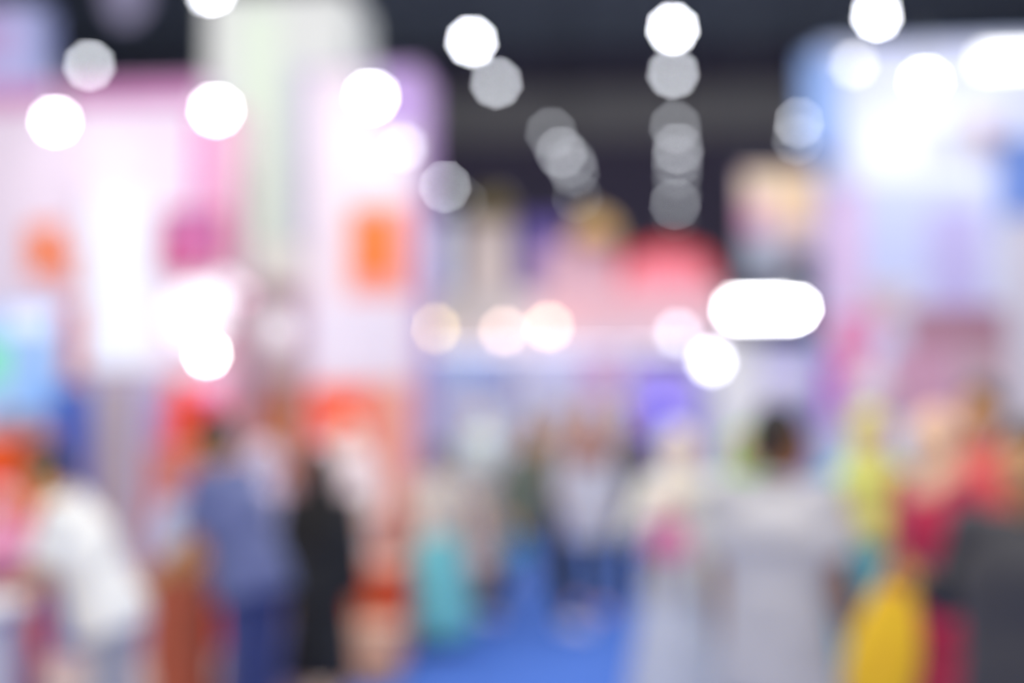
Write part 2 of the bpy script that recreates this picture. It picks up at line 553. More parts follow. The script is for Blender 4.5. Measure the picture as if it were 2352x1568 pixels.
# booth platform, counter
plat = obj('stand_platform', boxbm(-6.5, AL - 0.01, 7.9, 12.5, -0.004, 0.005, bev=0.0), mat('#e6d5cc', 0.5))
tag(plat, 'pale cream floor slab under the left pink stand', 'platform')
plinth(782, 1296, 912, 8.55, 0.5, '#e8521c', 'low orange red counter at the foot of the tower', top='#f0b49a', cat='counter', name='display_counter', front='#d24a14')
plinth(792, 1440, 908, 8.05, 0.3, '#e8b08c', 'low tan box in front of the orange red counter', top='#e6c2a6', cat='box', name='display_box')

# ---------------------------------------------------------------- white tower behind (B)
t = stand_panel('white_tower', 'tall grey white tower rising behind the pink stand', 'tower', 480, -8, 784, 1500, 14.0, 1.2, '#d9dad6', edge='#d0d2cf', frame=0.015,
                patches=[('pale_green_strip', 552, 20, 640, 640, '#dbe6d3'), ('grey_strip', 668, 150, 702, 640, '#c2c6d0'), ('cream_strip', 560, 560, 700, 800, '#e9e2d9')])
# left edge tower, hanging pennant
t = stand_panel('lavender_tower', 'lavender blue tower at the far left behind the pink wall', 'tower', -160, 22, 66, 1500, 15.0, 0.4, '#b3b6e6', edge='#9fa9de', patches=[('pink_patch', -150, 40, 30, 150, '#b79fd0')])
pp = P(288, 10, 17.0)
t = thing('hanging_pennant', 'pale lilac pointed pennant hanging at the top left', 'pennant', pp, 0)
bm = bmesh.new()
out = [(-0.34, 0.55), (0.34, 0.55), (0.26, 0.0), (0.1, -0.22), (-0.1, -0.22), (-0.26, 0.0)]
vs0 = [bm.verts.new((x, 0, z)) for x, z in out]
vs1 = [bm.verts.new((x, 0.05, z)) for x, z in out]
bm.faces.new(vs0)
bm.faces.new(list(reversed(vs1)))
for i in range(len(out)):
    j = (i + 1) % len(out)
    bm.faces.new((vs0[i], vs1[i], vs1[j], vs0[j]))
obj('cloth', bm, mat('#d4cef2', 0.7, 'fabric'), t)
obj('rod', tubebm([(-0.38, 0.025, 0.55), (0.38, 0.025, 0.55)], 0.02), mat('#6d7280', 0.4), t)
bm = bmesh.new()
tube(bm, [(-0.3, 0.025, 0.55), (-0.3, 0.025, HZ - pp.z)], 0.008, 6)
tube(bm, [(0.3, 0.025, 0.55), (0.3, 0.025, HZ - pp.z)], 0.008, 6)
obj('wires', bm, mat('#30343c', 0.6), t)

# ================================================================ far stands across the aisle end (C)
YC = 28.0
t = stand_panel('far_fascia', 'pale pink white fascia across the far end of the aisle', 'fascia', 925, 672, 1660, 800, YC, 0.5, '#d9c6c8', floor=False, edge='#d9c2c4', frame=0.03,
                patches=[('grey_section', 930, 676, 1190, 760, '#bcb2b0'), ('pink_section', 1240, 668, 1655, 760, '#e0aeb5'), ('white_section', 1180, 770, 1500, 800, '#dacbd6')])
for nm, px in (('post', 935), ('post', 1195), ('post', 1425), ('post', 1648)):
    q = P(px, 800, YC)
    obj(nm, boxbm(q.x - t.location.x - 0.09, q.x - t.location.x + 0.09, 0.15, 0.33, -t.location.z + 0.006, 0.0), mat('#dad6de', 0.5), t)
lx0, lx1 = P(935, 800, YC).x - t.location.x, P(1650, 800, YC).x - t.location.x
obj('added_light_strip', boxbm(lx0, lx1, 0.30, 0.42, -0.04, 0.0, bev=0.01), glow('#eef0ff', 2.0), t)  # glowing strip added to brighten the inside of the far stand
far_back = stand_panel('far_back_wall', 'lavender white back wall inside the far stand', 'stand wall', 925, 700, 1480, 1100, YC + 0.62, 0.1, '#d2d0e6',
                       patches=[('blue_print', 950, 790, 1150, 860, '#a9c6f2'), ('white_print', 1170, 790, 1330, 880, '#dcdcf6'), ('violet_print', 1110, 870, 1215, 930, '#8f8fc4'), ('pink_print', 1340, 800, 1470, 910, '#dba6cc'), ('grey_print', 960, 860, 1090, 1040, '#bcbcdc')])
for args in [('far_blue_tower', 'pale blue tower left of the far purple panel', 955, 500, 1040, 650, '#ccd6f6', '#e4e8fc'),
             ('far_beige_tower', 'beige tower with an olive top behind the pale blue one', 1070, 505, 1172, 668, '#e0cfc8', None),
             ('far_purple_tower', 'purple blue panel on top of the far fascia', 1190, 500, 1305, 672, '#6a58ac', None),
             ('far_mauve_tower', 'dusty mauve tower under the golden dome', 1252, 560, 1420, 672, '#cfa5b4', None)]:
    nm, lab, x0, y0, x1, y1, col, pc = args
    dY = {'far_blue_tower': 0.05, 'far_beige_tower': 0.7, 'far_purple_tower': 0.9, 'far_mauve_tower': 0.15}[nm]
    stand_panel(nm, lab, 'tower', x0, y0, x1, y1, YC + dY + 0.9, 0.3, col, floor=True, edge=col, frame=0.0,
                patches=([('pale_print', 980, 520, 1035, 620, pc)] if pc else []) + ([('lilac_print', 1200, 585, 1290, 650, '#a98fc8')] if 'purple' in nm else []))
p = P(1128, 505, YC + 1.75)
t = thing('olive_dome', 'olive brown dome on top of the beige far tower', 'dome', p)
obj('dome_shell', lathebm([(0.42, 0.0), (0.42, 0.12), (0.40, 0.28), (0.32, 0.45), (0.18, 0.56), (0.03, 0.6)], seg=28), mat('#8d7c3e', 0.6), t, True)
obj('finial', ell(bmesh.new(), (0, 0, 0.64), (0.05, 0.05, 0.07)), mat('#9a8848', 0.4), t, True)
p = P(1366, 560, YC + 1.2)
t = thing('gold_dome', 'golden dome above the dusty mauve tower', 'dome', p)
obj('dome_shell', lathebm([(0.48, 0.0), (0.50, 0.15), (0.46, 0.32), (0.36, 0.48), (0.2, 0.58), (0.03, 0.62)], seg=28), mat('#d0a660', 0.5), t, True)
obj('finial', ell(bmesh.new(), (0, 0, 0.66), (0.05, 0.05, 0.07)), mat('#d8b26a', 0.4), t, True)
# red arched sign
A, B = P(1420, 672, YC - 0.1), P(1648, 565, YC - 0.1)
t = thing('arched_sign', 'red arched sign standing on the far fascia', 'sign', ((A.x + B.x) / 2, YC + 0.05, P(925, 672, YC).z + 0.031))
hw, h = (B.x - A.x) / 2, B.z - A.z


def arch(hw, h, y0, y1, zb=0.0):
    bm = bmesh.new()
    n = 16
    out = [(-hw, zb)] + [(-hw * math.cos(math.pi * i / n), zb + (h - zb) * (0.35 + 0.65 * math.sin(math.pi * i / n))) for i in range(n + 1)] + [(hw, zb)]
    f0 = [bm.verts.new((x, y0, z)) for x, z in out]
    f1 = [bm.verts.new((x, y1, z)) for x, z in out]
    bm.faces.new(f0)
    bm.faces.new(list(reversed(f1)))
    for i in range(len(out)):
        j = (i + 1) % len(out)
        bm.faces.new((f0[i], f1[i], f1[j], f0[j]))
    return bm


obj('sign_board', arch(hw, h, 0.0, 0.22), mat('#d2302c', 0.5), t)
obj('pink_face', arch(hw * 0.86, h * 0.72, -0.02, 0.0), mat('#f07a8c', 0.5), t)
bm = bmesh.new()
for i in range(7):
    x = -hw * 0.66 + i * hw * 0.22
    box(bm, x - 0.03, x + 0.03, -0.035, -0.02, 0.05, h * 0.42)
obj('pale_stripes', bm, mat('#f6a6b2', 0.5), t)
# warm lamps on the fascia
for k, (px, py, c, st, lab) in enumerate([(998, 754, '#ffe2a0', 22, 'yellowish globe lamp at the left end of the far fascia'),
                                          (1157, 760, '#ffdccb', 20, 'middle of the three warm globe lamps on the far fascia'),
                                          (1260, 750, '#ffd9b4', 26, 'orange white globe lamp right of the middle warm one')]):
    globe_lamp(px, py, YC - 0.5, 0.085, st * 0.38, c, lab, px, 3, wy=YC - 0.009, base='#fff0dd')
globe_lamp(1558, 766, YC - 0.6, 0.11, 4.5, '#eef0ff', 'upper cool white globe lamp right of the warm ones', 1558, 3, wy=YC - 0.009)
# counters at far stand
plinth(940, 1010, 1180, YC - 0.4, 0.5, '#b8b6cc', 'grey lavender counter under the far fascia', top='#d8d6e6', cat='counter', name='display_counter')
plinth(1215, 1000, 1420, YC - 0.4, 0.5, '#a89aa8', 'grey mauve counter under the far fascia beside the lavender one', top='#c4b4be', cat='counter', name='display_counter')

# ================================================================ purple stand and LED floodlights at the right of the aisle end
YP = 20.0
stand_panel('purple_screen', 'violet glowing panel near the right end of the aisle', 'screen', 1452, 838, 1612, 1010, YP, 0.12, '#a68cf0', floor=True, edge='#9a86d8', m=glow('#b09cf0', 0.25, '#a290dc'),
            patches=[('deep_violet_print', 1470, 905, 1570, 1000, glow('#7f70dc', 0.3, '#6f60cc'))])
def floor_lamp(px, py, Y, r, strength, col, label, base='#ffffff'):
    p = P(px, py, Y)
    t = thing('globe_floor_lamp', label, 'floor lamp', (p.x, p.y, 0.006), 0, 'globe lamps on poles')
    obj('globe', ell(bmesh.new(), (0, 0, p.z), (r, r, r), seg=20), glow(col, strength, base), t, True)
    obj('pole', tubebm([(0, 0, 0.02), (0, 0, p.z - r * 0.9)], 0.015), mat('#c9c8d4', 0.4), t)
    obj('base', lathebm([(0.16, 0), (0.16, 0.02), (0.03, 0.05)], seg=20), mat('#c9c8d4', 0.4), t)
    return t


floor_lamp(1634, 830, 18.0, 0.09, 9, '#f4f5ff', 'white globe lamp on a pole left of the white column')
floor_lamp(1663, 826, 18.6, 0.09, 1.6, '#f2f0f4', 'dimmer white globe lamp on a pole just right of the white one')
floor_lamp(1520, 932, 17.0, 0.07, 1.6, '#8f80f4', 'violet globe lamp on a pole before the violet panel', '#8f80e4')
stand_panel('white_column', 'white column with the long floodlight on its top', 'column', 1656, 775, 1744, 1200, 15.2, 0.35, '#ece8e6', edge='#ece8e8')
stand_panel('lavender_partition', 'pale lavender partition between the white column and the tall lavender wall', 'partition', 1735, 790, 1900, 1300, 17.5, 0.1, '#c9c4ea', edge='#d2cdea')
stand_panel('white_partition', 'narrow white grey partition between violet panel and white column', 'partition', 1606, 780, 1690, 1300, 19.0, 0.1, '#dcd8e4', edge='#dcd8e4')
pc = P(1745, 710, 14.6)
t = thing('floodlight', 'long glaring white floodlight above the white column', 'floodlight', pc)
x0, x1 = P(1678, 712, 14.6).x - pc.x, P(1822, 700, 14.6).x - pc.x
obj('light_face', boxbm(x0, x1, -0.03, 0.0, -0.07, 0.07, bev=0.02), glow('#ffffff', 14), t)
obj('housing', boxbm(x0 - 0.03, x1 + 0.03, 0.0, 0.10, -0.10, 0.10, bev=0.02), mat('#dfe2e8', 0.4), t)
zc = P(1700, 775, 15.2).z
obj('bracket', tubebm([(-0.08, 0.05, -0.05), (-0.1, 0.4, -0.12), (-0.15, 0.78, zc - pc.z + 0.0)], 0.03), mat('#9a9da6', 0.4), t)
pd = P(1826, 706, 14.5) - pc
obj('spot_head', ell(bmesh.new(), pd, (0.07, 0.06, 0.07)), glow('#ffffff', 40), t, True)
obj('spot_housing', lathebm([(0.08, 0.0), (0.09, 0.05), (0.05, 0.16), (0.02, 0.18)], c=pd + Vector((0, 0, 0.03)), seg=18), mat('#c9ccd2', 0.4), t, True)
obj('spot_arm', tubebm([pd + Vector((0, 0, 0.2)), pd + Vector((-0.1, 0.12, 0.16)), (x1 - 0.03, 0.08, 0.09)], 0.015), mat('#9a9da6', 0.4), t)

# ================================================================ hanging banner at right
YB = 20.0
A, B = P(1706, 396, YB), P(1884, 640, YB)
t = thing('hanging_banner', 'square hanging banner in beige pink and grey right of the lamps', 'banner', ((A.x + B.x) / 2, YB, B.z))
hw, h = (B.x - A.x) / 2, A.z - B.z
pn = obj('banner_sheet', boxbm(-hw, hw, 0, 0.06, 0, h), mat('#dcbec6', 0.7), t)
for nm, a0, b0, a1, b1, c in [('beige_print', 1716, 398, 1884, 470, '#dcc3a4'), ('peach_print', 1790, 420, 1870, 520, '#e8c49c'), ('rose_print', 1708, 470, 1752, 540, '#cf8fae'), ('grey_mint_print', 1708, 542, 1800, 636, '#aeb6c4'), ('dark_print', 1806, 578, 1882, 636, '#56596a')]:
    q0, q1 = P(a0, b0, YB), P(a1, b1, YB)
    obj(nm, boxbm(q0.x - t.location.x, q1.x - t.location.x, -0.006 - 0.002 * len(pn.children), 0, q1.z - B.z, q0.z - B.z), mat(c, 0.6), pn)
obj('rail', tubebm([(-hw - 0.05, 0.03, h + 0.02), (hw + 0.05, 0.03, h + 0.02)], 0.025), mat('#60656f', 0.4), t)
for s in (-1, 1):
    obj('wire', tubebm([(s * hw * 0.8, 0.03, h), (s * hw * 0.8, 0.03, HZ - B.z)], 0.008, 6), mat('#30343c', 0.6), t)

# ================================================================ right stand (D)
YD = 16.0
ins = [('white_print', 1960, 260, 2250, 420, '#dfe3f4'), ('lavender_print', 1930, 420, 2240, 640, '#bfc6ea'), ('lilac_print', 2130, 480, 2260, 700, '#b7aede'),
       ('pink_edge', 1892, 430, 1985, 700, '#d3b6da'), ('beige_print', 1988, 660, 2080, 735, '#c9b0b4'), ('mauve_print', 2080, 705, 2420, 800, '#a8798c'), ('rose_print', 1900, 715, 2020, 800, '#db8db4'),
       ('magenta_strip', 1888, 830, 1916, 965, '#c35ad6'), ('pink_print', 1916, 800, 1990, 870, '#d9739c'), ('mauve_pink_print', 2040, 800, 2200, 960, '#c795ae'), ('lower_blush', 1920, 870, 2040, 985, '#cf9fc0'),
       ('pink_lower', 2204, 800, 2320, 960, '#c3a3ae')]
stand_panel('stand_wall', 'tall lavender blue wall of the right hand stand', 'stand wall', 1885, 108, 2440, 1400, YD, 0.4, '#ccd0ea', edge='#9fb4e0', patches=ins)
wall_piece('blue_poster', 'deep blue poster high on the lavender wall at the right edge', 'poster', 2296, 320, 2420, 520, YD, 0.05, '#5f7fc6', '#8fa4d8')
wall_piece('tan_poster', 'small tan poster left of the deep blue poster', 'poster', 2236, 270, 2280, 340, YD, 0.05, '#c9aeb2', '#cdb9c4')
stand_panel('white_side_panel', 'pale grey side panel at the right edge before the lavender wall', 'panel', 2318, 500, 2420, 1200, 14.0, 0.1, '#c6c1cf', edge='#d2cedb')
zD = P(1885, 108, YD).z + 0.02
arm_spot(2125, 186, YD - 1.1, YD + 0.1, 'white arm spotlight high on the lavender wall', SPOT_W * 1.8, P(2090, 330, YD), wall_z=zD, r=0.085, strength=14)
arm_spot(1962, 147, YD - 1.1, YD + 0.1, 'dim arm spotlight left of the bright one on the lavender wall', SPOT_W * 0.5, P(1960, 330, YD), wall_z=zD, r=0.06, strength=4)
stand_panel('sign_box', 'blue sign box projecting from the top left corner of the lavender wall', 'sign', 1850, 130, 1925, 345, YD - 0.4, 0.36, '#7e9ed6', floor=False, edge='#8fa9dc')
q0, q1 = P(2254, 142, 15.0), P(2440, 142, 15.0)
t = thing('tube_light', 'long white tube light at the top right corner', 'tube light', ((q0.x + q1.x) / 2, 15.0, q0.z))
hx = (q1.x - q0.x) / 2
obj('tube', tubebm([(-hx, 0, 0), (hx, 0, 0)], 0.075, 14), glow('#ffffff', 3.2), t, True)
obj('reflector', boxbm(-hx - 0.02, hx + 0.02, -0.05, 0.12, 0.085, 0.11, bev=0.008), mat('#d9dce2', 0.4), t)
for s in (-1, 1):
    obj('arm', tubebm([(s * hx * 0.7, 0.05, 0.11), (s * hx * 0.7, 0.3, 0.16), (s * hx * 0.7, 0.985, 0.14)], 0.02), mat('#d9dce2', 0.4), t)


def balloon(px, py, Y, r, col, label):
    p = P(px, py, Y)
    t = thing('balloon_on_stick', label, 'balloon', (p.x, p.y, 0.006), 0, 'balloons at the right stand')
    obj('balloon_skin', lathebm([(0.012, p.z - r * 1.25), (0.02, p.z - r * 1.15), (r * 0.5, p.z - r * 0.88), (r * 0.82, p.z - r * 0.5), (r * 0.98, p.z), (r * 0.9, p.z + r * 0.45), (r * 0.62, p.z + r * 0.8), (r * 0.3, p.z + r * 0.97), (0.01, p.z + r)], seg=24), mat(col, 0.35), t, True)
    obj('stick', tubebm([(0, 0, 0.02), (0, 0, p.z - r * 1.2)], 0.008, 8), mat('#e6e6ea', 0.4), t)
    obj('base', lathebm([(0.14, 0), (0.14, 0.02), (0.02, 0.04)], seg=18), mat('#e6e6ea', 0.4), t)


balloon(1806, 902, 12.0, 0.22, '#cdc6e2', 'pale lavender balloon on a stick above the black haired man')
balloon(2000, 905, 12.2, 0.20, '#dcc6d2', 'blush white balloon on a stick left of the tall man')

# ================================================================ people
SKIN = {'tan': '#d89f68', 'light': '#e8ba96', 'brown': '#a06c48', 'peach': '#f2cbaa', 'dark': '#6f4a34'}


PALM = {}


class Pose:
    def __init__(s, height=1.65, lean=0, twist=0, arms=None, swing=(0, 0), bend=(0, 0), head=(0, 0), side=0):
        s.k = height / 1.70
        piv = Vector((0, 0, 0.92))
        s.T = Matrix.Translation(piv) @ Matrix.Rotation(math.radians(side), 4, 'Y') @ Matrix.Rotation(math.radians(lean), 4, 'X') @ Matrix.Rotation(math.radians(twist), 4, 'Z') @ Matrix.Translation(-piv)
        nk = Vector((0, 0.01, 1.47))
        s.H = s.T @ Matrix.Translation(nk) @ Matrix.Rotation(math.radians(head[0]), 4, 'Z') @ Matrix.Rotation(math.radians(head[1]), 4, 'X') @ Matrix.Translation(-nk)
        s.arm = []
        for i, sg in enumerate((1, -1)):
            u, v = (arms or {}).get(sg, ((sg * 0.16, 0.02, -1), (sg * 0.04, -0.16, -1)))
            sh = s.T @ Vector((sg * 0.172, 0.005, 1.395))
            if u == 'reach':                       # bend the elbow so the palm arrives at v
                la, lb = 0.275, 0.325
                d = v - sh
                L = min(d.length, la + lb - 0.004)
                dn = d.normalized()
                ca = max(-1, min(1, (la * la + L * L - lb * lb) / (2 * la * L)))
                pole = Vector((sg * 0.5, 0.3, -1.0))
                pole = (pole - dn * pole.dot(dn)).normalized()
                e = sh + dn * (la * ca) + pole * (la * math.sqrt(max(0, 1 - ca * ca)))
                u, v = e - sh, sh + dn * L - e
            u, v = Vector(u).normalized(), Vector(v).normalized()
            el = sh + u * 0.275
            wr = el + v * 0.245
            s.arm.append((sh, el, wr, u, v, sg))
        s.leg = []
        for i, sg in enumerate((1, -1)):
            hp = Vector((sg * 0.088, 0, 0.92))
            a = math.radians(swing[i])
            d1 = Vector((sg * 0.02, -math.sin(a), -math.cos(a)))
            kn = hp + d1 * 0.43
            a2 = a - math.radians(bend[i])
            d2 = Vector((0, -math.sin(a2), -math.cos(a2)))
            an = kn + d2 * 0.41
            s.leg.append((hp, kn, an, sg))
        lo = min(l[2].z for l in s.leg) - 0.078
        s.drop = lo
        s.M = Matrix.Diagonal((s.k, s.k, s.k, 1)) @ Matrix.Translation((0, 0, -lo))


def fin(bm, ps, voxel, smooth):
    bmesh.ops.transform(bm, matrix=ps.M, verts=bm.verts)
    return remesh(bm, voxel, smooth) if voxel else bm


def add_hand(bm, wr, v, sg, T):
    v = v.normalized()
    inward = Vector((-sg, 0, 0))
    n = (inward - v * inward.dot(v))
    if n.length < 0.2:
        n = Vector((0, 0, -1)) - v * (-v.z)
    n.normalize()
    sd = v.cross(n).normalized()
    if sd.y > 0:
        sd = -sd                       # thumb side looks forward
    capsule(bm, wr - v * 0.01, wr + v * 0.035, 0.027, 0.036, flat=(1.0, 0.55), side=sd)
    capsule(bm, wr + v * 0.03, wr + v * 0.08, 0.037, 0.039, flat=(1.0, 0.42), side=sd)
    for off, ln in ((0.031, 0.068), (0.0105, 0.078), (-0.0105, 0.072), (-0.031, 0.056)):
        p0 = wr + v * 0.085 + sd * off
        fan = (v + sd * off * 5 + n * 0.25).normalized()
        p1 = p0 + fan * ln * 0.5
        p2 = p1 + (fan + n * 0.55).normalized() * ln * 0.5
        capsule(bm, p0, p1, 0.0095, 0.0088, seg=10)
        capsule(bm, p1, p2, 0.0088, 0.0075, seg=10)
    t0 = wr + v * 0.03 + sd * 0.03
    t1 = t0 + (v * 0.7 + sd * 0.75 + n * 0.3).normalized() * 0.038
    t2 = t1 + (v * 0.95 + sd * 0.25 + n * 0.35).normalized() * 0.032
    capsule(bm, t0, t1, 0.0125, 0.0105, seg=10)
    capsule(bm, t1, t2, 0.0105, 0.0085, seg=10)


def person(label, px, Y, facing, height=1.62, pose=None, skin='tan', top=None, sleeve='short', bottom=None, kind='trousers', scarf=None, drape=0.0,
           hair=None, long_hair=False, shoes='#3a3638', fem=False, collar=None, voxel=0.007, hem=0.10, eyes=True, bulk=1.0, group=None, topz=0.86, z_off=0.0, flare=0.30):
    b = P(px, 920, Y)
    root = thing('person', label, 'person', (b.x, Y, 0.006 + z_off), math.radians(facing), group)
    pose = dict(pose or {})
    rot = Matrix.Rotation(math.radians(facing), 3, 'Z')
    if pose.get('arms'):
        pose['arms'] = {sg: (('reach', (rot.inverted() @ (q[1] - Vector(root.location))) / (height / 1.70)) if q[0] == 'reach' else q) for sg, q in pose['arms'].items()}
    ps = Pose(height, **pose)
    for sh, el, wr, u, v, sg in ps.arm:
        PALM[(label, sg)] = rot @ (ps.M @ (wr + v * 0.085)) + Vector(root.location)
    T, H = ps.T, ps.H
    sk = mat(SKIN.get(skin, skin), 0.55, 'skin')
    # ---- body, one surface
    bm = bmesh.new()
    ell(bm, (0, 0.005, 0.95), (0.155, 0.108, 0.12))
    ell(bm, (0, 0.0, 1.08), (0.130, 0.092, 0.14), T)
    ell(bm, (0, 0.0, 1.25), (0.155, 0.105, 0.17), T)
    capsule(bm, T @ Vector((-0.135, 0.005, 1.385)), T @ Vector((0.135, 0.005, 1.385)), 0.052, 0.052)
    capsule(bm, T @ Vector((0, 0.012, 1.38)), H @ Vector((0, 0.008, 1.53)), 0.058, 0.052)
    ell(bm, (0, 0.012, 1.605), (0.075, 0.093, 0.095), H)
    ell(bm, (0, -0.033, 1.555), (0.060, 0.064, 0.086), H)
    ell(bm, (0, -0.062, 1.498), (0.030, 0.026, 0.022), H)
    capsule(bm, H @ Vector((0, -0.092, 1.583)), H @ Vector((0, -0.108, 1.549)), 0.009, 0.0135, seg=10)
    capsule(bm, H @ Vector((-0.034, -0.084, 1.606)), H @ Vector((0.034, -0.084, 1.606)), 0.012, 0.012, seg=10)
    capsule(bm, H @ Vector((-0.018, -0.091, 1.523)), H @ Vector((0.018, -0.091, 1.523)), 0.0085, 0.0085, seg=10)
    for sg in (1, -1):
        ell(bm, (sg * 0.076, 0.012, 1.572), (0.011, 0.021, 0.031), H, 12)
    for sh, el, wr, u, v, sg in ps.arm:
        ell(bm, sh, (0.058, 0.056, 0.058), None, 14)
        capsule(bm, sh, el, 0.048, 0.039)
        capsule(bm, el, el + v * 0.09, 0.039, 0.041)
        capsule(bm, el + v * 0.08, wr, 0.040, 0.026)
        add_hand(bm, wr, v, sg, T)
    for hp, kn, an, sg in ps.leg:
        capsule(bm, hp, kn, 0.086, 0.054)
        capsule(bm, kn, an, 0.053, 0.034)
        ell(bm, kn.lerp(an, 0.33) + Vector((0, 0.02, 0)), (0.048, 0.052, 0.10), None, 14)
        capsule(bm, an + Vector((0, 0.03, -0.045)), an + Vector((0, -0.13, -0.055)), 0.034, 0.026, flat=(1.15, 0.75), side=(1, 0, 0))
    body = obj('body', fin(bm, ps, voxel * ps.k, 2), sk, root, True)
    # ---- eyes
    if eyes:
        for sg in (1, -1):
            bm = bmesh.new()
            c = H @ Vector((sg * 0.030, -0.0835, 1.583))
            ell(bm, c, (0.0125, 0.0085, 0.0085), None, 12)
            fr = (H.to_3x3() @ Vector((0, -1, 0))).normalized()
            bmesh.ops.transform(bm, matrix=ps.M, verts=bm.verts)
            cc = ps.M @ c
            for f in bm.faces:
                if (f.calc_center_median() - cc).normalized().dot(fr) > 0.82:
                    f.material_index = 1
            obj('eye', bm, [mat('#e9e4de', 0.3), mat('#2a1a12', 0.2)], root, True)
        bm = bmesh.new()
        for k in range(6):
            x0, x1 = -0.024 + k * 0.008, -0.024 + (k + 1) * 0.008
            capsule(bm, H @ Vector((x0, -0.0985 + 9 * x0 * x0, 1.523 + 2 * x0 * x0)), H @ Vector((x1, -0.0985 + 9 * x1 * x1, 1.523 + 2 * x1 * x1)), 0.0045, 0.0045, seg=8, caps=2)
        bmesh.ops.transform(bm, matrix=ps.M, verts=bm.verts)
        obj('lips', bm, mat('#a8584f', 0.45, 'skin'), root, True)
    # ---- top
    if top:
        g = 0.018 * bulk
        gs = 0.018 * min(bulk, 1.15)
        bm = bmesh.new()
        zl = topz
        ell(bm, (0, 0.005, 0.98), (0.155 + g, 0.108 + g, 0.09))
        capsule(bm, Vector((0, 0.004, zl)), T @ Vector((0, 0, 1.08)), 0.130 + g, 0.108 + g, flat=(1.34, 1.0), side=(1, 0, 0), caps=0, seg=24)
        capsule(bm, T @ Vector((0, 0, 1.06)), T @ Vector((0, 0, 1.27)), 0.110 + g, 0.118 + g, flat=(1.36, 0.92), side=(1, 0, 0), caps=0, seg=24)
        ell(bm, (0, 0.0, 1.10), (0.140 + g, 0.100 + g, 0.15), T)
        ell(bm, (0, 0.0, 1.25), (0.160 + g, 0.110 + g, 0.17), T)
        if fem:
            for sg in (1, -1):
                ell(bm, (sg * 0.07, -0.075, 1.25), (0.07, 0.06, 0.07), T, 14)
        capsule(bm, T @ Vector((-0.145, 0.005, 1.38)), T @ Vector((0.145, 0.005, 1.38)), 0.055 + gs * 0.5, 0.055 + gs * 0.5)
        capsule(bm, T @ Vector((0, 0.012, 1.38)), T @ Vector((0, 0.012, 1.425)), 0.075, 0.068, caps=1)
        for sh, el, wr, u, v, sg in ps.arm:
            ell(bm, sh, (0.058 + gs * 0.6, 0.057 + gs * 0.6, 0.056 + gs * 0.4), None, 14)
            if sleeve == 'short':
                capsule(bm, sh, sh.lerp(el, 0.78), 0.052 + gs * 0.5, 0.052 + gs * 0.9, caps=0)
            else:
                capsule(bm, sh, el, 0.052 + gs * 0.5, 0.045 + gs * 0.7)
                capsule(bm, el, el.lerp(wr, 0.93), 0.044 + gs * 0.7, 0.036 + gs * 0.7, caps=0)
        sho = obj('shirt' if kind != 'dress' else 'dress_top', fin(bm, ps, 0.011 * ps.k, 8), mat(top, 0.8, 'fabric'), root, True)
        if collar:
            pts = []
            for i in range(18):
                an = 2 * math.pi * i / 18
                pts.append(ps.M @ (T @ Vector((0.072 * math.cos(an), 0.012 + 0.066 * math.sin(an), 1.435 + 0.018 * math.sin(an)))))
            obj('collar', tubebm(pts, 0.013, 8, closed=True), mat(collar, 0.8, 'fabric'), sho, True)
    # ---- bottom
    if bottom:
        if kind == 'trousers':
            bm = bmesh.new()
            ell(bm, (0, 0.005, 0.95), (0.166, 0.120, 0.125))
            for hp, kn, an, sg in ps.leg:
                capsule(bm, hp, kn, 0.098, 0.072)
                capsule(bm, kn, an + (kn - an).normalized() * 0.01, 0.070, 0.058, caps=1)
            obj('trousers', fin(bm, ps, 0.011 * ps.k, 3), mat(bottom, 0.8, 'fabric'), root, True)
        else:
            zt = 1.06
            prof = []
            for j in range(9):
                f = j / 8
                prof.append((0.15 + (flare - 0.15) * (f ** 0.8), zt - (zt - hem) * f))
            bm = lathebm(prof, seg=64, sx=1.0, sy=0.78, fold=0.014, nf=9, ph=random.random() * 6)
            bmesh.ops.transform(bm, matrix=ps.M, verts=bm.verts)
            obj('skirt', bm, mat(bottom, 0.8, 'fabric'), root, True)
    # ---- head covering
    if scarf:
        bm = bmesh.new()
        ell(bm, (0, 0.034, 1.607), (0.098, 0.104, 0.116), H)
        ell(bm, (0, 0.0, 1.478), (0.086, 0.084, 0.062), H)
        capsule(bm, H @ Vector((0, 0.03, 1.53)), T @ Vector((0, 0.012, 1.39)), 0.088, 0.115)
        if drape >= 0:
            ell(bm, (0, 0.0, 1.365), (0.175 + min(drape, 0.2) * 0.2, 0.135 + drape * 0.05, 0.075 + min(drape, 0.15) * 0.3), T)
        if drape > 0:
            capsule(bm, T @ Vector((0, -0.03, 1.36)), T @ Vector((0, -0.05, 1.36 - drape)), 0.12, 0.135, flat=(1.35, 0.8), side=(1, 0, 0), caps=1)
            capsule(bm, T @ Vector((0, 0.03, 1.36)), T @ Vector((0, 0.04, 1.36 - drape * 0.8)), 0.12, 0.13, flat=(1.35, 0.8), side=(1, 0, 0), caps=1)
        obj('headscarf', fin(bm, ps, 0.010 * ps.k, 3), mat(scarf, 0.8, 'fabric'), root, True)
    if hair:
        bm = bmesh.new()
        ell(bm, (0, 0.026, 1.622), (0.084, 0.097, 0.096), H)
        ell(bm, (0, 0.055, 1.565), (0.078, 0.062, 0.075), H)
        if long_hair:
            capsule(bm, H @ Vector((0, 0.05, 1.58)), T @ Vector((0, 0.10, 1.22)), 0.088, 0.08, flat=(1.1, 0.6), side=(1, 0, 0))
            for sg in (1, -1):
                capsule(bm, H @ Vector((sg * 0.075, 0.01, 1.58)), T @ Vector((sg * 0.10, 0.0, 1.32)), 0.026, 0.03)
        obj('hair', fin(bm, ps, 0.008 * ps.k, 2), mat(hair, 0.5, 'hair'), root, True)
